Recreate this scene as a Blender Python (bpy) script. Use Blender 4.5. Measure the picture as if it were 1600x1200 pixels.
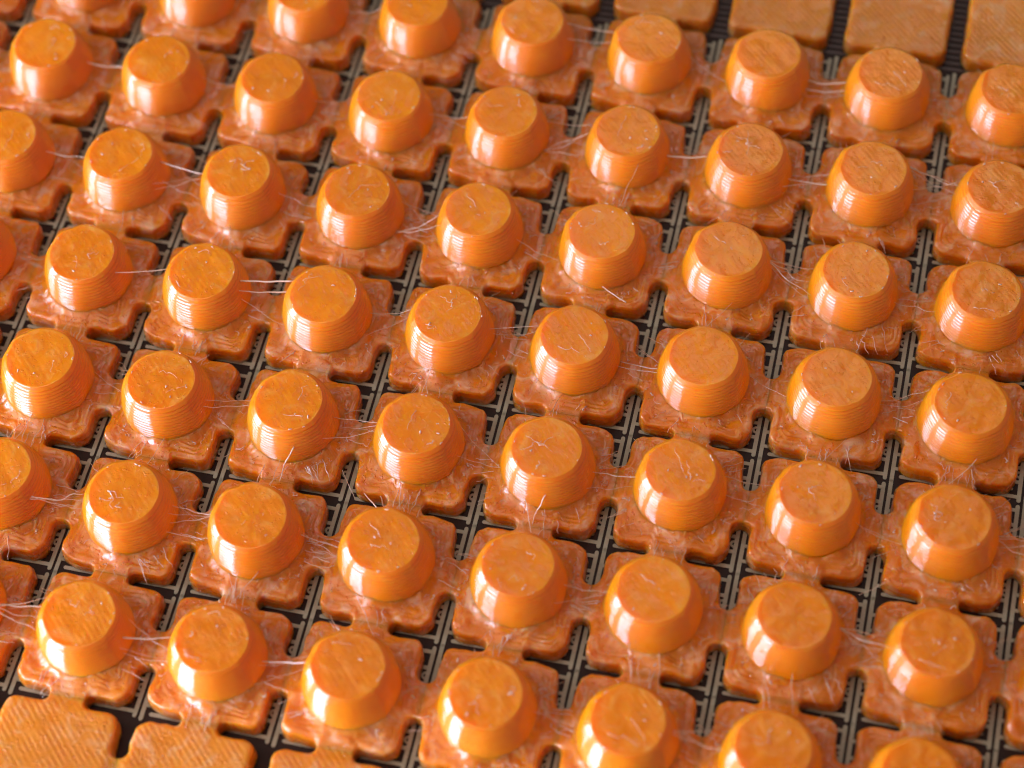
import bpy, math, random
from mathutils import Vector, Matrix, noise

sc = bpy.context.scene
for o in list(bpy.data.objects):
    bpy.data.objects.remove(o, do_unlink=True)

# ------------------------------------------------------------------ scale
# one Blender unit = one key pitch of the mat (8 mm)
sc.unit_settings.system = 'METRIC'
sc.unit_settings.scale_length = 0.008
TRACE_Z = 0.006                 # top of the copper
PAD_Z = 0.160                   # top of the thin pads
DOME_Z = 0.518                  # top of the domes

# ------------------------------------------------------------------ camera
R0 = Vector((0.97409008, 0.22166413, -0.0448724))      # right
R1 = Vector((0.16671895, -0.83786199, -0.51980003))    # down
R2 = Vector((-0.1528179, 0.49885097, -0.85310867))     # forward
CAM = Vector((4.10657518, -8.63118511, 13.85593227 + 0.525))
cam_d = bpy.data.cameras.new('camera')
cam = bpy.data.objects.new('camera', cam_d)
sc.collection.objects.link(cam)
m = Matrix((R0, -R1, -R2)).transposed().to_4x4()
m.translation = CAM
cam.matrix_world = m
cam_d.sensor_fit = 'HORIZONTAL'
cam_d.sensor_width = 36.0
cam_d.lens = 36.0 * 3368.5 / 1600.0
cam_d.clip_start = 0.1
cam_d.clip_end = 500
cam_d.dof.use_dof = True
cam_d.dof.focus_distance = (Vector((1.0, -0.45, 0.42)) - CAM).dot(R2)
cam_d.dof.aperture_fstop = 0.25
cam_d.dof.aperture_blades = 0
sc.camera = cam

# ------------------------------------------------------------------ light
world = bpy.data.worlds.new('World')
sc.world = world
world.use_nodes = True
bg = world.node_tree.nodes['Background']
bg.inputs['Color'].default_value = (1.0, 0.93, 0.91, 1)
bg.inputs['Strength'].default_value = 0.12


def area_light(name, az, el, dist, w, h, power, colour):
    """A rectangular area light at azimuth / elevation (degrees), facing the mat."""
    d = bpy.data.lights.new(name, 'AREA')
    d.shape = 'RECTANGLE'
    d.size, d.size_y = w, h
    d.energy = power
    d.color = colour
    o = bpy.data.objects.new(name, d)
    a, e = math.radians(az), math.radians(el)
    v = Vector((math.cos(e) * math.cos(a), math.cos(e) * math.sin(a), math.sin(e)))
    o.location = Vector((1, 0, 0.2)) + v * dist
    o.rotation_euler = v.to_track_quat('Z', 'Y').to_euler()
    sc.collection.objects.link(o)
    return o


area_light('window_pane', -133, 9, 28, 13.5, 18, 12400, (0.66, 0.70, 1.0))
area_light('window_pane', -168, 17, 28, 8.5, 12, 4200, (0.66, 0.70, 1.0))
area_light('wall_bounce', -158, 30, 36, 44, 30, 5200, (1.0, 0.95, 0.90))
area_light('ceiling_bounce', -140, 66, 45, 40, 40, 3200, (1.0, 0.95, 0.90))
area_light('back_glint_light', 88, 54, 40, 14, 14, 650, (1.0, 0.95, 0.98))  # added light behind the mat, gives pads and tops their pale glints

sc.view_settings.view_transform = 'Standard'
sc.view_settings.look = 'None'
sc.view_settings.exposure = 0.28
sc.view_settings.gamma = 1.0
sc.view_settings.use_curve_mapping = False
sc.cycles.use_denoising = True
sc.cycles.denoising_prefilter = 'ACCURATE'
sc.cycles.filter_width = 1.1
sc.cycles.max_bounces = 4
sc.cycles.use_adaptive_sampling = True
sc.cycles.adaptive_threshold = 0.04
sc.cycles.caustics_reflective = False
sc.cycles.caustics_refractive = False

# ------------------------------------------------------------------ materials


def mat(name):
    m = bpy.data.materials.new(name)
    m.use_nodes = True
    nt = m.node_tree
    return m, nt, nt.nodes['Principled BSDF']


def N(nt, t, **kw):
    n = nt.nodes.new(t)
    for k, v in kw.items():
        if k in n.inputs:
            n.inputs[k].default_value = v
        else:
            setattr(n, k, v)
    return n


def ramp(nt, src, p0, p1, c0=0.0, c1=1.0):
    r = N(nt, 'ShaderNodeMapRange')
    r.interpolation_type = 'SMOOTHSTEP'
    r.inputs['From Min'].default_value = p0
    r.inputs['From Max'].default_value = p1
    r.inputs['To Min'].default_value = c0
    r.inputs['To Max'].default_value = c1
    nt.links.new(src, r.inputs['Value'])
    return r.outputs['Result']


def mathn(nt, op, a, b=None):
    n = N(nt, 'ShaderNodeMath')
    n.operation = op
    for i, x in enumerate((a, b)):
        if x is None:
            continue
        if isinstance(x, (int, float)):
            n.inputs[i].default_value = x
        else:
            nt.links.new(x, n.inputs[i])
    return n.outputs[0]


def plastic(name, base, haze, haze_amt, rough, sss, radius, bump, infill=0.0, specks=0.0, coat_rough=0.07, coat=1.0, coat_ior=1.55, spec=0.5):
    """Translucent printed plastic: subsurface body, glossy skin, frosted wisps, fine print lines."""
    m, nt, b = mat(name)
    L = nt.links.new
    geo = N(nt, 'ShaderNodeNewGeometry')
    pos = geo.outputs['Position']
    # frosted wisps in the skin of the plastic
    n1 = N(nt, 'ShaderNodeTexNoise', Scale=5.5, Detail=6.0, Roughness=0.62, Distortion=1.1)
    L(pos, n1.inputs['Vector'])
    wisp = ramp(nt, n1.outputs['Fac'], 0.50, 0.72)
    n2 = N(nt, 'ShaderNodeTexNoise', Scale=1.3, Detail=2.0)
    L(pos, n2.inputs['Vector'])
    tone = ramp(nt, n2.outputs['Fac'], 0.3, 0.7, 0.0, 1.0)
    mixA = N(nt, 'ShaderNodeMix', data_type='RGBA')
    mixA.inputs['A'].default_value = (*base, 1)
    mixA.inputs['B'].default_value = (base[0] * 0.93, base[1] * 0.86, base[2] * 0.9, 1)
    L(tone, mixA.inputs['Factor'])
    mixB = N(nt, 'ShaderNodeMix', data_type='RGBA')
    L(mixA.outputs['Result'], mixB.inputs['A'])
    mixB.inputs['B'].default_value = (*haze, 1)
    L(mathn(nt, 'MULTIPLY', wisp, haze_amt), mixB.inputs['Factor'])
    L(mixB.outputs['Result'], b.inputs['Base Color'])
    b.inputs['Subsurface Weight'].default_value = sss
    b.inputs['Subsurface Radius'].default_value = radius
    b.inputs['Subsurface Scale'].default_value = 1.0
    b.inputs['Subsurface Anisotropy'].default_value = 0.6
    b.inputs['IOR'].default_value = 1.47
    b.inputs['Coat Weight'].default_value = coat
    b.inputs['Coat IOR'].default_value = coat_ior
    b.inputs['Specular IOR Level'].default_value = spec
    b.inputs['Coat Roughness'].default_value = coat_rough
    L(ramp(nt, n1.outputs['Fac'], 0.35, 0.75, rough * 0.75, rough * 1.5), b.inputs['Roughness'])
    # relief: soft lumps, crumbs, diagonal infill lines
    h = mathn(nt, 'MULTIPLY', n1.outputs['Fac'], bump)
    if specks:
        vo = N(nt, 'ShaderNodeTexNoise', Scale=34.0, Detail=2.0, Roughness=0.5, Distortion=0.4)
        L(pos, vo.inputs['Vector'])
        h = mathn(nt, 'ADD', h, mathn(nt, 'MULTIPLY', ramp(nt, vo.outputs['Fac'], 0.62, 0.70), specks))
    if infill:
        sep = N(nt, 'ShaderNodeSeparateXYZ')
        L(pos, sep.inputs[0])
        d = mathn(nt, 'ADD', sep.outputs['X'], sep.outputs['Y'])
        n3 = N(nt, 'ShaderNodeTexNoise', Scale=9.0, Detail=2.0)
        L(pos, n3.inputs['Vector'])
        d = mathn(nt, 'ADD', d, mathn(nt, 'MULTIPLY', n3.outputs['Fac'], 0.012))
        s = mathn(nt, 'SINE', mathn(nt, 'MULTIPLY', d, 2 * math.pi / 0.058))
        n4 = N(nt, 'ShaderNodeTexNoise', Scale=7.0, Detail=2.0)
        L(pos, n4.inputs['Vector'])
        s = mathn(nt, 'MULTIPLY', s, ramp(nt, n4.outputs['Fac'], 0.35, 0.65, 0.15, 1.0))
        h = mathn(nt, 'ADD', h, mathn(nt, 'MULTIPLY', s, infill))
    bp = N(nt, 'ShaderNodeBump', Strength=1.0, Distance=1.0)
    L(h, bp.inputs['Height'])
    L(bp.outputs['Normal'], b.inputs['Normal'])
    L(bp.outputs['Normal'], b.inputs['Coat Normal'])
    return m


ORANGE = (0.91, 0.285, 0.002)
RAD = (0.125, 0.076, 0.020)
PRAD = (0.100, 0.055, 0.015)
M_SIDE = plastic('dome_wall_plastic', ORANGE, (0.90, 0.37, 0.02), 0.25, 0.40, 1.0, RAD, 0.001, coat_rough=0.02, coat=1.0, coat_ior=1.75, spec=0.25)
M_TOP = plastic('dome_top_plastic', (0.91, 0.310, 0.005), (0.91, 0.47, 0.13), 0.45, 0.34, 1.0, RAD, 0.007, infill=0.0005, specks=0.0025, coat_rough=0.07, coat=0.6, spec=0.25)
M_PAD = plastic('pad_plastic', (0.82, 0.285, 0.012), (0.87, 0.58, 0.40), 0.70, 0.30, 1.0, PRAD, 0.009, specks=0.009, coat_rough=0.04, coat=1.0, spec=0.3)
M_FLAT = plastic('flat_pad_plastic', (0.83, 0.325, 0.026), (0.88, 0.56, 0.32), 0.65, 0.32, 1.0, PRAD, 0.004, infill=0.0014, specks=0.009, coat_rough=0.08, coat=0.7, spec=0.3)


def thread_material():
    m, nt, b = mat('thread_plastic')
    b.inputs['Base Color'].default_value = (0.95, 0.70, 0.50, 1)
    b.inputs['Transmission Weight'].default_value = 0.15
    b.inputs['Roughness'].default_value = 0.12
    b.inputs['Coat Weight'].default_value = 1.0
    b.inputs['IOR'].default_value = 1.47
    return m


M_THREAD = thread_material()


def board_material():
    m, nt, b = mat('board_lacquer')
    L = nt.links.new
    geo = N(nt, 'ShaderNodeNewGeometry')
    n = N(nt, 'ShaderNodeTexNoise', Scale=60.0, Detail=4.0)
    L(geo.outputs['Position'], n.inputs['Vector'])
    mx = N(nt, 'ShaderNodeMix', data_type='RGBA')
    mx.inputs['A'].default_value = (0.024, 0.012, 0.008, 1)
    mx.inputs['B'].default_value = (0.044, 0.023, 0.016, 1)
    L(n.outputs['Fac'], mx.inputs['Factor'])
    L(mx.outputs['Result'], b.inputs['Base Color'])
    b.inputs['Roughness'].default_value = 0.42
    b.inputs['Specular IOR Level'].default_value = 0.2
    bp = N(nt, 'ShaderNodeBump', Strength=0.25, Distance=0.004)
    L(n.outputs['Fac'], bp.inputs['Height'])
    L(bp.outputs['Normal'], b.inputs['Normal'])
    return m


def trace_material():
    m, nt, b = mat('tinned_trace')
    L = nt.links.new
    geo = N(nt, 'ShaderNodeNewGeometry')
    n = N(nt, 'ShaderNodeTexNoise', Scale=40.0, Detail=5.0, Roughness=0.7)
    L(geo.outputs['Position'], n.inputs['Vector'])
    mx = N(nt, 'ShaderNodeMix', data_type='RGBA')
    mx.inputs['A'].default_value = (0.36, 0.32, 0.21, 1)
    mx.inputs['B'].default_value = (0.58, 0.52, 0.37, 1)
    L(n.outputs['Fac'], mx.inputs['Factor'])
    L(mx.outputs['Result'], b.inputs['Base Color'])
    b.inputs['Metallic'].default_value = 0.25
    b.inputs['Roughness'].default_value = 0.45
    return m


M_BOARD = board_material()
M_TRACE = trace_material()

# ------------------------------------------------------------------ helpers


def mesh(name, verts, faces, mats, smooth=True, mat_ids=None):
    me = bpy.data.meshes.new(name)
    me.from_pydata(verts, [], faces)
    for mm in mats:
        me.materials.append(mm)
    if smooth:
        me.polygons.foreach_set('use_smooth', [True] * len(me.polygons))
    if mat_ids:
        me.polygons.foreach_set('material_index', mat_ids)
    me.update()
    return me


def link(name, data, parent=None, loc=(0, 0, 0), rz=0.0):
    o = bpy.data.objects.new(name, data)
    sc.collection.objects.link(o)
    o.location = loc
    o.rotation_euler = (0, 0, rz)
    if parent is not None:
        o.parent = parent
    return o


def sstep(a, b, x):
    t = min(1.0, max(0.0, (x - a) / (b - a)))
    return t * t * (3 - 2 * t)


def fract(a):
    return a - math.floor(a)


# which cells of the grid are near the view
def project(x, y, z):
    d = Vector((x, y, z)) - CAM
    w = d.dot(R2)
    return 800 + 3368.5 * d.dot(R0) / w, 600 + 3368.5 * d.dot(R1) / w


def near_view(u, v, margin):
    x, y = project(u, -v, 0.3)
    return -margin < x < 1600 + margin and -margin < y < 1200 + margin


CELLS = [(u, v) for v in range(-4, 5) for u in range(-6, 9) if near_view(u, v, 190)]

# ------------------------------------------------------------------ circuit board
U0, U1, V0, V1 = -6.5, 8.5, -5.6, 5.6
board = link('circuit_board', None)
board['label'] = 'dark brown circuit board with pale comb traces under the orange key mat'
board['category'] = 'circuit board'
bz0, bz1 = -0.20, 0.0
c = 0.02
bv, bf = [], []
for (z, ins) in ((bz0, c), (bz0 + c, 0), (bz1 - c, 0), (bz1, c)):
    bv += [(U0 + ins, -V1 + ins, z), (U1 - ins, -V1 + ins, z), (U1 - ins, -V0 - ins, z), (U0 + ins, -V0 - ins, z)]
for k in range(3):
    for i in range(4):
        j = (i + 1) % 4
        bf.append((k * 4 + i, k * 4 + j, k * 4 + 4 + j, k * 4 + 4 + i))
bf += [(3, 2, 1, 0), (12, 13, 14, 15)]
link('board_panel', mesh('board_panel', bv, bf, [M_BOARD], smooth=False), board)


class Flat:
    """Low raised copper shapes (rounded bars and rings) collected into one mesh."""

    def __init__(self):
        self.v, self.f = [], []

    def loop(self, pts, z0=0.0, z1=TRACE_Z):
        n = len(pts)
        b = len(self.v)
        self.v += [(x, y, z0) for x, y in pts] + [(x, y, z1) for x, y in pts]
        self.f.append(tuple(b + n + i for i in range(n)))
        for i in range(n):
            j = (i + 1) % n
            self.f.append((b + i, b + j, b + n + j, b + n + i))

    def bar(self, a, b, w, z1=TRACE_Z, seg=5):
        ax, ay = a
        bx, by = b
        t = math.atan2(by - ay, bx - ax)
        pts = []
        for (cx, cy, s) in ((bx, by, t - math.pi / 2), (ax, ay, t + math.pi / 2)):
            for k in range(seg + 1):
                q = s + math.pi * k / seg
                pts.append((cx + w / 2 * math.cos(q), cy + w / 2 * math.sin(q)))
        self.loop(pts, 0.0, z1)

    def ring(self, cx, cy, ro, ri, z1=TRACE_Z, seg=16):
        b = len(self.v)
        for k in range(seg):
            q = 2 * math.pi * k / seg
            x, y = math.cos(q), math.sin(q)
            self.v += [(cx + ro * x, cy + ro * y, 0), (cx + ro * x, cy + ro * y, z1), (cx + ri * x, cy + ri * y, z1), (cx + ri * x, cy + ri * y, 0)]
        for k in range(seg):
            j = (k + 1) % seg
            for q in range(3):
                self.f.append((b + 4 * k + q, b + 4 * j + q, b + 4 * j + q + 1, b + 4 * k + q + 1))


AF = [0.451 - 0.1265 * k for k in range(8)]
BF = [0.388 - 0.1265 * k for k in range(7)]
a = Flat()
a.bar((0.478, 0.466), (0.478, -0.482), 0.031, TRACE_Z)
for i, v in enumerate(AF):
    a.bar((0.474, -v), (-0.405, -v), 0.029, TRACE_Z - 0.0008)
for v in (BF[1], BF[5]):
    a.ring(0.462, -v, 0.030, 0.0135, TRACE_Z + 0.0008)
a_me = mesh('comb_trace', a.v, a.f, [M_TRACE], smooth=False)
b_ = Flat()
b_.bar((-0.470, 0.498), (-0.470, -0.498), 0.031, TRACE_Z)
for i, v in enumerate(BF):
    b_.bar((-0.466, -v), (0.415, -v), 0.027, TRACE_Z - 0.0008)
b_me = mesh('bus_trace', b_.v, b_.f, [M_TRACE], smooth=False)
for (u, v) in CELLS:
    if -3 <= v <= 3:
        link('comb_trace', a_me, board, (u, -v, 0))
        link('bus_trace', b_me, board, (u, -v, 0))
# parallel feed lines beyond the last row of keys
fl = Flat()
fl.bar((-0.52 + U0 + 0.9, 0), (U1 - 0.5, 0), 0.024, TRACE_Z)
M_FEED, nt_, b_f = mat('lacquered_trace')
b_f.inputs['Roughness'].default_value = 0.4
n_ = N(nt_, 'ShaderNodeTexNoise', Scale=30.0, Detail=3.0)
mx_ = N(nt_, 'ShaderNodeMix', data_type='RGBA')
mx_.inputs['A'].default_value = (0.085, 0.055, 0.045, 1)
mx_.inputs['B'].default_value = (0.130, 0.090, 0.075, 1)
nt_.links.new(n_.outputs['Fac'], mx_.inputs['Factor'])
nt_.links.new(mx_.outputs['Result'], b_f.inputs['Base Color'])
fl_me = mesh('feed_trace', fl.v, fl.f, [M_FEED], smooth=False)
for k in range(14):
    link('feed_trace', fl_me, board, (0, 3.55 + 0.066 * k, 0))

# ------------------------------------------------------------------ key mat
mat_root = link('key_mat', None)
mat_root['label'] = 'translucent orange printed key mat of domed buttons joined by thin bridges over the board'
mat_root['category'] = 'key mat'

HX, HY, BW, RC = 0.432, 0.452, 0.137, 0.100
EXT = 0.538            # the tongues that run under the next pad


def outline(seed, rc=RC, side_bridges=True):
    """Cell outline, counter-clockwise from +x: rounded pad plus four half bridges. Returns (x, y, end weight)."""
    rnd = random.Random(seed)
    q = []      # first quadrant, symmetrical values (x, y, on_end)
    rx, ry = 0.5 - HX, 0.5 - HY

    def arc(cx, cy, r, a0, a1, n, skip0=False):
        out = []
        for k in range(n + 1):
            if skip0 and k == 0:
                continue
            t = math.radians(a0 + (a1 - a0) * k / n)
            out.append((cx + r * math.cos(t), cy + r * math.sin(t), 0))
        return out

    if side_bridges:
        q += [(0.5, 0.0, 1), (0.5, 0.035, 1), (0.5, 0.07, 1), (0.5, 0.105, 1), (0.5, BW - 0.008, 1)]
        q += arc(0.5, BW + rx, rx, 270, 180, 7)
    else:
        q += [(HX, 0.205 * k / 12, 0) for k in range(13)]
    y0, y1 = BW + rx, HY - rc
    q += [(HX, y0 + (y1 - y0) * t, 0) for t in (0.33, 0.67)]
    q += arc(HX - rc, HY - rc, rc, 0, 90, 9)
    x0, x1 = HX - rc, BW + ry
    q += [(x0 + (x1 - x0) * t, HY, 0) for t in (0.33, 0.67)]
    q += arc(BW + ry, 0.5, ry, 270, 180, 7)
    q += [(BW - 0.008, 0.5, 2), (0.105, 0.5, 2), (0.07, 0.5, 2), (0.035, 0.5, 2)]
    pts = []
    for k, (sx, sy) in enumerate(((1, 1), (-1, 1), (-1, -1), (1, -1))):
        seq = q if k % 2 == 0 else None
        if k == 0:
            pts += [(x, y, e) for x, y, e in q]
        elif k == 1:
            pts += [(0, 0.5, 2)] + [(-x, y, e) for x, y, e in reversed(q[1:])]
        elif k == 2:
            pts += [(-x, -y, e) for x, y, e in q]
        else:
            pts += [(0, -0.5, 2)] + [(x, -y, e) for x, y, e in reversed(q[1:])]
    out = []
    off = Vector((rnd.uniform(-50, 50), rnd.uniform(-50, 50), 0))
    for x, y, e in pts:
        edge = max(abs(x), abs(y))
        w = 1 - sstep(0.40, 0.5, max(abs(x) if abs(y) < 0.22 else 0, abs(y) if abs(x) < 0.22 else 0))
        nz = noise.noise(Vector((x * 6, y * 6, 0)) + off) * 0.022 + noise.noise(Vector((x * 16, y * 16, 3)) + off) * 0.010
        l = math.hypot(x, y)
        x2, y2 = x * (1 + nz * w / l), y * (1 + nz * w / l)
        if e == 1:
            x2, y2 = (EXT, y2) if x > 0 else (x2, y2 * 0.98)
        if e == 2:
            y2, x2 = (EXT, x2) if y > 0 else (y2, x2 * 0.98)
        out.append((x2, y2, e))
    return out


def pad_mesh(seed, flat=False, side_bridges=True):
    pts = outline(seed, side_bridges=side_bridges)
    n = len(pts)
    off = Vector((seed * 7.3, seed * 3.1, 0))
    bev = 0.034
    ds = [0.0, 0.004, 0.010, 0.018, 0.027, 0.036] + [0.036 + 0.0105 * k for k in range(1, 15)]
    r_in = 0.0 if flat else 0.29
    verts, faces, ids = [], [], []

    def height(x, y, d, e):
        z = PAD_Z
        if d < bev and not e:
            z -= bev - math.sqrt(max(0, bev * bev - (bev - d) ** 2))
        t = max(abs(x), abs(y))
        inner = 1 - sstep(0.42, 0.49, t)
        if flat:
            inner *= 0.25
        # melted lumps, beads laid along the outline, slumped bridge
        z += inner * (noise.noise(Vector((x * 7, y * 7, 0)) + off) * 0.022 + noise.noise(Vector((x * 19, y * 19, 5)) + off) * 0.009)
        z += inner * 0.0038 * math.sin(2 * math.pi * d / 0.042) * max(0.1, 0.35 + 1.2 * noise.noise(Vector((x * 5, y * 5, 9)) + off))
        if not flat:
            r = math.hypot(x, y)
            z += (0.036 + 0.03 * noise.noise(Vector((x * 4, y * 4, 2)) + off)) * math.exp(-((r - 0.338) / 0.042) ** 2)
        z -= 0.014 * sstep(0.40, 0.5, t)
        z -= 0.006 * sstep(0.512, 0.526, max(x, y)) + 0.006 * sstep(0.488, 0.499, max(-x, -y))
        return z

    rings = []
    for d in ds:
        ring = []
        for (x, y, e) in pts:
            l = math.hypot(x, y)
            room = max(0.02, l - (r_in if r_in else 0.12))
            s = min(d, room * (d / ds[-1]) if room < ds[-1] else d)
            k = (l - s) / l
            ring.append((x * k, y * k, s, e))
        rings.append(ring)
    last = rings[-1]
    for t in (0.25, 0.5, 0.75, 1.0):
        ring = []
        for (x, y, s, e) in last:
            l = math.hypot(x, y)
            tgt = r_in if r_in else 0.03
            k = (l + (tgt - l) * t) / l if l > tgt else 1.0
            ring.append((x * k, y * k, s + l * (1 - k), e))
        rings.append(ring)
    if flat:        # more rings for the large flat top
        pass
    # wall below the edge
    zb = TRACE_Z + 0.002
    ztop = [height(x, y, 0.0, e) for (x, y, e) in pts]
    wall = []
    for t in (1.0, 0.80, 0.60, 0.42, 0.25, 0.10):
        ring = []
        for (x, y, e), zt in zip(pts, ztop):
            l = math.hypot(x, y)
            bul = 0 if e else 0.005 * math.cos(t * 2 * math.pi * 4.0) + 0.003 * t + 0.007 * noise.noise(Vector((x * 9, y * 9, t * 6)) + off)
            ring.append((x * (1 + bul / l), y * (1 + bul / l), zt + (zb - zt) * t))
        wall.append(ring)
    for ring in wall:
        verts += ring
    for ring in rings:
        verts += [(x, y, height(x, y, s, e)) for (x, y, s, e) in ring]
    total = len(wall) + len(rings)
    for k in range(total - 1):
        for i in range(n):
            j = (i + 1) % n
            faces.append((k * n + i, k * n + j, (k + 1) * n + j, (k + 1) * n + i))
    faces.append(tuple(range(n - 1, -1, -1)))
    faces.append(tuple((total - 1) * n + i for i in range(n)))
    return mesh('flat_pad' if flat else 'key_pad', verts, faces, [M_FLAT if flat else M_PAD])


LAYERS = 12


def wall_radius(f):
    r = 0.340 + 0.044 * f - 0.111 * f ** 1.8
    return r - 0.016 * (1 - f / 0.16) ** 2 if f < 0.16 else r


SEAM = math.radians(-33)


# profile of one layer: hidden belly, sloping shoulder, ledge under the next layer (height fraction, bulge)
BEAD = ((0.0, 0.0), (0.10, 0.0080), (0.26, 0.0132), (0.40, 0.0145), (0.44, 0.0141), (0.56, 0.0122), (0.68, 0.0102), (0.72, 0.0092), (0.80, 0.0062), (0.90, 0.0028), (0.98, 0.0003))


def dome_mesh(seed):
    rnd = random.Random(seed * 13 + 5)
    n = 96
    off = Vector((seed * 11.7, -seed * 5.3, seed * 2.0))
    verts, faces, ids = [], [], []
    z_base = PAD_Z - 0.004
    H = DOME_Z - 0.012 - z_base
    lh = H / LAYERS
    rows = []        # (z, radius, layer, phase)
    for (z, r) in ((TRACE_Z + 0.001, 0.27), (PAD_Z - 0.06, 0.27), (PAD_Z - 0.03, 0.335)):
        rows.append((z, r, -1, 0))
    for k in range(LAYERS):
        for (t, bead0) in BEAD:
            zz = k + t
            f = zz / LAYERS
            r = wall_radius(f)
            # round bead of one printed layer
            bead = (0.92 - 0.26 * f) * bead0
            # rounded shoulder of the last layers
            r -= 0.009 * sstep(0.84, 1.0, f) ** 2
            rows.append((z_base + lh * zz, r + bead, k, t))
    shift = [(rnd.uniform(-.0008, .0008), rnd.uniform(-.0008, .0008), rnd.uniform(-.0005, .0005)) for _ in range(LAYERS + 1)]
    zit = [rnd.uniform(0.2, 1.0) * 0.010 for _ in range(LAYERS + 1)]
    lump_dir = rnd.uniform(1.7, 2.9)
    lump_amt = rnd.uniform(0.0, 1.0) * 0.018
    for (z, r, k, t) in rows:
        dx, dy, dr = shift[k] if k >= 0 else (0, 0, 0)
        top = sstep(0.62, 1.0, (z - z_base) / H)
        for i in range(n):
            q = 2 * math.pi * i / n
            cx, cy = math.cos(q), math.sin(q)
            rr = r + dr
            # slight flats of a coarse model, softened
            rr *= 1 - 0.010 * (1 - math.cos(8 * (q - 0.2))) * 0.5
            rr += 0.004 * noise.noise(Vector((cx * 1.5, cy * 1.5, z * 3)) + off)
            rr += 0.0008 * noise.noise(Vector((cx * 7, cy * 7, z * 60)) + off)
            da = math.atan2(math.sin(q - lump_dir), math.cos(q - lump_dir))
            rr += top * lump_amt * math.exp(-(da / 0.7) ** 2) * (0.2 + abs(math.sin(q * 4.5 + seed)))
            ds = math.atan2(math.sin(q - SEAM), math.cos(q - SEAM))
            if k >= 0:
                rr += zit[k] * math.exp(-(ds / 0.045) ** 2) * math.sin(math.pi * t)
            verts.append((rr * cx + dx, rr * cy + dy, z))
    nrow = len(rows)
    # top: rolled rim, shallow dish
    tops = [(0.988, 0.0040), (0.970, 0.0056), (0.950, 0.0054), (0.92, 0.0042), (0.87, 0.0034), (0.77, 0.0030), (0.70, 0.0035), (0.62, 0.0035),
            (0.54, 0.0030), (0.46, 0.0030), (0.38, 0.0030), (0.30, 0.0030), (0.22, 0.0030), (0.14, 0.0030), (0.07, 0.0030)]
    rim = verts[-n:]
    zt = rim[0][2]
    for (s, dz) in tops:
        for (x, y, z) in rim:
            px, py = x * s, y * s
            w = 0.35 + 0.65 * sstep(1.0, 0.8, s)
            hz = zt + dz + 0.006 * w * noise.noise(Vector((px * 9, py * 9, 1)) + off) + 0.0022 * w * noise.noise(Vector((px * 26, py * 26, 4)) + off)
            verts.append((px, py, hz))
    total = nrow + len(tops)
    side_faces = nrow - 1
    for k in range(total - 1):
        for i in range(n):
            j = (i + 1) % n
            faces.append((k * n + i, k * n + j, (k + 1) * n + j, (k + 1) * n + i))
            ids.append(0 if k < side_faces + 2 else 1)
    faces.append(tuple(range(n - 1, -1, -1)))
    ids.append(0)
    faces.append(tuple((total - 1) * n + i for i in range(n)))
    ids.append(1)
    return mesh('key_dome', verts, faces, [M_SIDE, M_TOP], mat_ids=ids)


def tube(path, radii, seg=6):
    """A tapering tube along a list of points; returns verts and faces."""
    V, F = [], []
    P = [Vector(p) for p in path]
    nrm = Vector((0.13, 0.2, 0.97))
    for i, p in enumerate(P):
        t = (P[min(i + 1, len(P) - 1)] - P[max(i - 1, 0)]).normalized()
        sx = t.cross(nrm)
        if sx.length < 1e-4:
            sx = t.cross(Vector((1, 0, 0)))
        sx.normalize()
        sy = sx.cross(t).normalized()
        for k in range(seg):
            q = 2 * math.pi * k / seg
            V.append(tuple(p + (sx * math.cos(q) + sy * math.sin(q)) * radii[i]))
    for i in range(len(P) - 1):
        for k in range(seg):
            j = (k + 1) % seg
            F.append((i * seg + k, i * seg + j, (i + 1) * seg + j, (i + 1) * seg + k))
    F.append(tuple(range(seg - 1, -1, -1)))
    F.append(tuple((len(P) - 1) * seg + k for k in range(seg)))
    return V, F


def join(parts):
    V, F = [], []
    for v, f in parts:
        b = len(V)
        V += v
        F += [tuple(b + i for i in q) for q in f]
    return V, F


def hair(a, b, rnd, r0, r1, sag=0.0, wob=0.006, n=9):
    a, b = Vector(a), Vector(b)
    off = Vector((rnd.uniform(-90, 90), rnd.uniform(-90, 90), 0))
    path, rad = [], []
    for k in range(n):
        t = k / (n - 1)
        p = a.lerp(b, t)
        e = math.sin(math.pi * t)
        p += Vector((noise.noise(off + Vector((t * 3, 0, 0))), noise.noise(off + Vector((t * 3, 7, 0))), 0.4 * noise.noise(off + Vector((t * 3, 13, 0))))) * wob * (0.3 + e)
        p.z -= sag * e
        path.append(p)
        rad.append(r0 + (r1 - r0) * t)
    return tube(path, rad)


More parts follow.
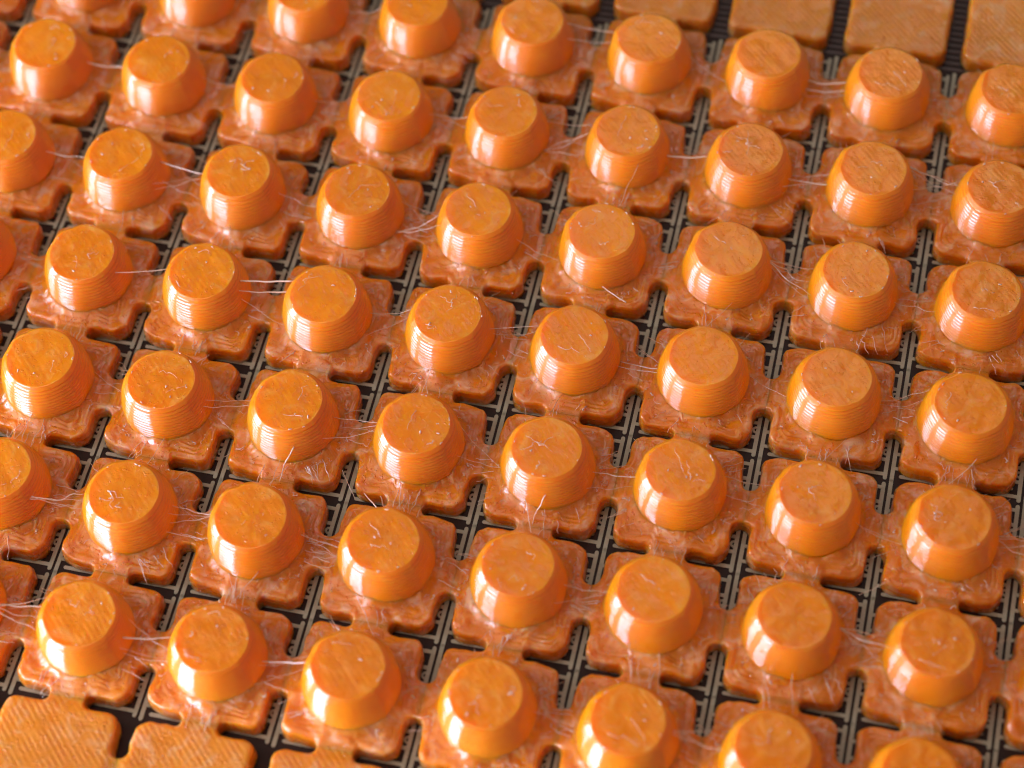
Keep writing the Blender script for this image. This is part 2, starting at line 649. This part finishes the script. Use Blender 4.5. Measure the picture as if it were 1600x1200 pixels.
def wisp_mesh(seed):
    """Fine scars and hairs left by the nozzle on one key: on its top and round its foot."""
    rnd = random.Random(seed * 31 + 7)
    parts = []
    zt = DOME_Z - 0.0065

    def clip(p):
        l = math.hypot(p.x, p.y)
        if l > 0.20:
            p.x *= 0.20 / l
            p.y *= 0.20 / l
        return p
    style = rnd.random()
    c0 = Vector((rnd.uniform(-.09, .09), rnd.uniform(-.09, .09), zt + 0.001))
    if style < 0.45:         # a few creases running out from one point
        base = rnd.uniform(0, 6.28)
        for k in range(rnd.choice((2, 2, 3))):
            an = base + k * rnd.uniform(0.6, 2.6)
            l = rnd.uniform(0.04, 0.15)
            e = clip(c0 + Vector((math.cos(an) * l, math.sin(an) * l, -.001)))
            parts.append(hair(c0, e, rnd, rnd.uniform(.0014, .0032), .0008, wob=0.035))
    for k in range(rnd.choice((1, 1, 2, 3))):        # long faint curved drag marks
        p = clip(Vector((rnd.uniform(-.2, .2), rnd.uniform(-.2, .2), zt)))
        an = rnd.gauss(-0.9, 0.8)
        q = clip(p + Vector((math.cos(an), math.sin(an), 0)) * rnd.uniform(.08, .26))
        parts.append(hair(p, q, rnd, rnd.uniform(.0012, .0026), .0010, wob=0.05, n=14))
    for k in range(rnd.choice((1, 2, 3))):           # small blobs
        p = clip(Vector((rnd.uniform(-.18, .18), rnd.uniform(-.18, .18), zt)))
        an = rnd.uniform(0, 6.28)
        q = p + Vector((math.cos(an), math.sin(an), 0)) * rnd.uniform(.008, .03)
        parts.append(hair(p, q, rnd, rnd.uniform(.004, .008), .003, wob=0.01, n=5))
    for k in range(5):                               # crumbs along the rim
        an = rnd.uniform(0, 6.28)
        r = rnd.uniform(.242, .260)
        p = Vector((r * math.cos(an), r * math.sin(an), zt))
        q = p + Vector((-math.sin(an), math.cos(an), 0)) * rnd.uniform(.006, .03)
        parts.append(hair(p, q, rnd, rnd.uniform(.003, .006), .003, wob=0.006, n=5))
    for k in range(36):                              # short hairs and crumbs round the foot
        an = rnd.uniform(0, 6.28)
        r = rnd.uniform(.36, .47)
        x, y = r * math.cos(an), r * math.sin(an)
        l = rnd.uniform(.01, .09)
        bn = rnd.uniform(0, 6.28)
        q = (x + l * math.cos(bn), y + l * math.sin(bn), PAD_Z + rnd.uniform(0.0, .03))
        if max(abs(q[0]), abs(q[1])) > .43:
            continue
        r0 = rnd.uniform(.0012, .0026) if l > .03 else rnd.uniform(.003, .008)
        parts.append(hair((x, y, PAD_Z + .003), q, rnd, r0, .0010, wob=0.03, n=7))
    for k in range(14):                              # drawn strands lying along the bridges
        axis = rnd.random() < 0.6
        c = rnd.uniform(-.12, .12)
        a0, a1 = rnd.uniform(.33, .42), rnd.uniform(.45, .60)
        sg = rnd.choice((-1, 1))
        zz = PAD_Z - 0.008 + rnd.uniform(0, .012)
        p, q = ((c, sg * a0, zz + .01), (c + rnd.uniform(-.05, .05), sg * a1, zz)) if axis else ((sg * a0, c, zz + .01), (sg * a1, c + rnd.uniform(-.05, .05), zz))
        parts.append(hair(p, q, rnd, rnd.uniform(.0014, .0045), .0014, wob=0.02, n=7))
    V, F = join(parts)
    return mesh('plastic_wisps', V, F, [M_THREAD])


NP = 10
pads = [pad_mesh(s) for s in range(NP)]
flats = [pad_mesh(100 + s, flat=True) for s in range(3)]
far_flats = [pad_mesh(200 + s, flat=True, side_bridges=False) for s in range(3)]
domes = [dome_mesh(s) for s in range(16)]
wisps = [wisp_mesh(s) for s in range(30)]
rnd = random.Random(4)
for cell_no, (u, v) in enumerate(CELLS):
    if abs(v) == 4:
        link('flat_pad', (flats if v > 0 else far_flats)[(u * 5 + v) % 3], mat_root, (u, -v, 0))
        continue
    p = link('key_pad', pads[(cell_no * 7) % NP], mat_root, (u, -v, 0))
    dome = link('key_dome', domes[(cell_no * 5 + v) % 16], p, (rnd.uniform(-.006, .006), rnd.uniform(-.006, .006), 0))
    dome.rotation_euler = (rnd.gauss(0, .009), rnd.gauss(0, .009), rnd.gauss(0, .03))
    dome.scale = (1 + rnd.gauss(0, .009), 1 + rnd.gauss(0, .009), 1 + rnd.gauss(0, .009))
    w = link('plastic_wisps', wisps[(cell_no * 7) % 30], p, rz=rnd.uniform(0, 6.28) if cell_no % 3 else 0)
    w['kind'] = 'stuff'

# ------------------------------------------------------------------ stray threads between the keys
rnd = random.Random(21)


def thread(a, b, r0, r1, sag=0.02, wob=0.012, n=12):
    V, F = hair(a, b, rnd, r0 * 0.62, r1 * 0.62, sag, wob, n)
    link('plastic_thread', mesh('plastic_thread', V, F, [M_THREAD]), mat_root)


def side(u, v, deg, f):
    """A point on the wall of dome (u, v): compass angle in degrees, height fraction f."""
    r = wall_radius(f)
    q = math.radians(deg)
    return (u + r * math.cos(q), -v + r * math.sin(q), PAD_Z + (DOME_Z - PAD_Z) * f)


def along(u, v, d0=0, f0=0.8, d1=180, f1=0.7, **k):
    thread(side(u, v, d0, f0), side(u + 1, v, d1, f1), **k)


along(-1, 0, 5, .80, 160, .82, r0=.009, r1=.012, sag=.01)
along(-1, 0, -8, .70, 170, .55, r0=.004, r1=.012, sag=.02)
along(-2, -1, 10, .70, 185, .80, r0=.009, r1=.006)
along(-2, 0, -15, .75, 175, .80, r0=.005, r1=.004)
along(-2, 3, 0, .6, 170, .6, r0=.010, r1=.006)
along(-1, 3, -10, .55, 175, .50, r0=.011, r1=.005)
along(0, 3, 0, .35, 180, .70, r0=.010, r1=.006)
along(1, 0, 0, .65, 165, .75, r0=.003, r1=.0025, sag=0)
along(0, 1, 5, .5, 175, .6, r0=.003, r1=.003)
along(2, 1, -5, .4, 185, .5, r0=.003, r1=.006)
along(0, -2, 0, .5, 180, .6, r0=.003, r1=.003)
along(1, -3, 10, .9, 170, .8, r0=.004, r1=.004)
along(1, -3, -10, .7, 180, .6, r0=.004, r1=.004)
along(3, -3, -5, .35, 180, .4, r0=.012, r1=.010, sag=.03)
along(3, -3, -15, .25, 190, .3, r0=.010, r1=.008, sag=.03)
along(2, -2, -5, .4, 180, .5, r0=.013, r1=.008)
along(3, -2, -10, .35, 190, .35, r0=.006, r1=.011)
along(-3, -2, 0, .5, 180, .5, r0=.006, r1=.010)
along(2, 0, 5, .1, 180, .2, r0=.006, r1=.009)
along(2, 0, -10, .3, 190, .3, r0=.003, r1=.005)
along(1, -2, 20, .5, 160, .6, r0=.003, r1=.003)
along(-1, 2, 10, .5, 180, .7, r0=.003, r1=.003)
along(-1, 2, -10, .3, 170, .4, r0=.003, r1=.004)
along(0, 2, 5, .4, 180, .3, r0=.006, r1=.004)
along(2, 2, 0, .5, 180, .5, r0=.004, r1=.003)
along(-4, 3, 0, .6, 180, .6, r0=.006, r1=.006)
along(-3, -1, 0, .6, 180, .6, r0=.006, r1=.004)
# down the columns
thread(side(2, -1, -80, .20), (2.30, 0.48, .34), r0=.006, r1=.009, sag=0)
thread(side(2, -2, -60, .8), side(2, -1, 70, 1.0), r0=.003, r1=.003, sag=0)
thread(side(2, 0, -95, .05), side(2, 1, 100, .9), r0=.003, r1=.003, sag=0)
thread(side(1, 0, -100, .05), (0.72, -0.60, .02), r0=.003, r1=.003, sag=0)
thread(side(0, 1, -110, .05), (-0.15, -1.62, PAD_Z), r0=.005, r1=.004, sag=0)
thread(side(-1, -1, -120, .02), (-1.12, 0.52, .05), r0=.006, r1=.006, sag=0)
thread(side(2, 1, -80, .6), (1.98, -1.48, PAD_Z), r0=.009, r1=.004, sag=-.04)
thread(side(0, 1, -70, .6), (0.02, -1.50, PAD_Z), r0=.009, r1=.006, sag=-.04)
thread((0.46, -1.30, .14), (0.62, -1.52, .12), r0=.003, r1=.003, sag=.02)
thread((0.66, -1.44, .12), (0.86, -1.62, .17), r0=.006, r1=.010, sag=0)
thread((0.78, -1.42, .15), (0.86, -1.55, .04), r0=.008, r1=.006, sag=0)
thread((4.42, -1.56, .14), (4.60, -1.45, .22), r0=.003, r1=.003, sag=.03)
for k in range(9):          # webs: a few strands fanning out from one drawn point
    u, v = rnd.randint(-3, 5), rnd.randint(-3, 3)
    if (u + 1, v) in CELLS and (u, v) in CELLS:
        d0, f0 = rnd.uniform(-25, 25), rnd.uniform(.1, .8)
        for q in range(3):
            along(u, v, d0 + rnd.uniform(-4, 4), f0 + rnd.uniform(-.04, .04), 180 + rnd.uniform(-28, 28), rnd.uniform(.05, .8), r0=rnd.uniform(.004, .008), r1=rnd.uniform(.0015, .003), sag=rnd.uniform(0, .05), wob=0.03)
for k in range(130):
    u, v = rnd.randint(-3, 6), rnd.randint(-3, 3)
    if (u + 1, v) in CELLS and (u, v) in CELLS:
        if rnd.random() < 0.6:
            along(u, v, rnd.uniform(-30, 30), rnd.uniform(.05, .6), rnd.uniform(150, 210), rnd.uniform(.05, .6), r0=rnd.uniform(.0018, .0036), r1=rnd.uniform(.0018, .0036), sag=rnd.uniform(0, .05), wob=0.02)
        elif v < 3:
            thread(side(u, v, rnd.uniform(-120, -60), rnd.uniform(.02, .4)), side(u, v + 1, rnd.uniform(60, 120), rnd.uniform(.02, .4)), r0=rnd.uniform(.0018, .0045), r1=rnd.uniform(.0018, .0040), sag=rnd.uniform(0, .05), wob=0.02)
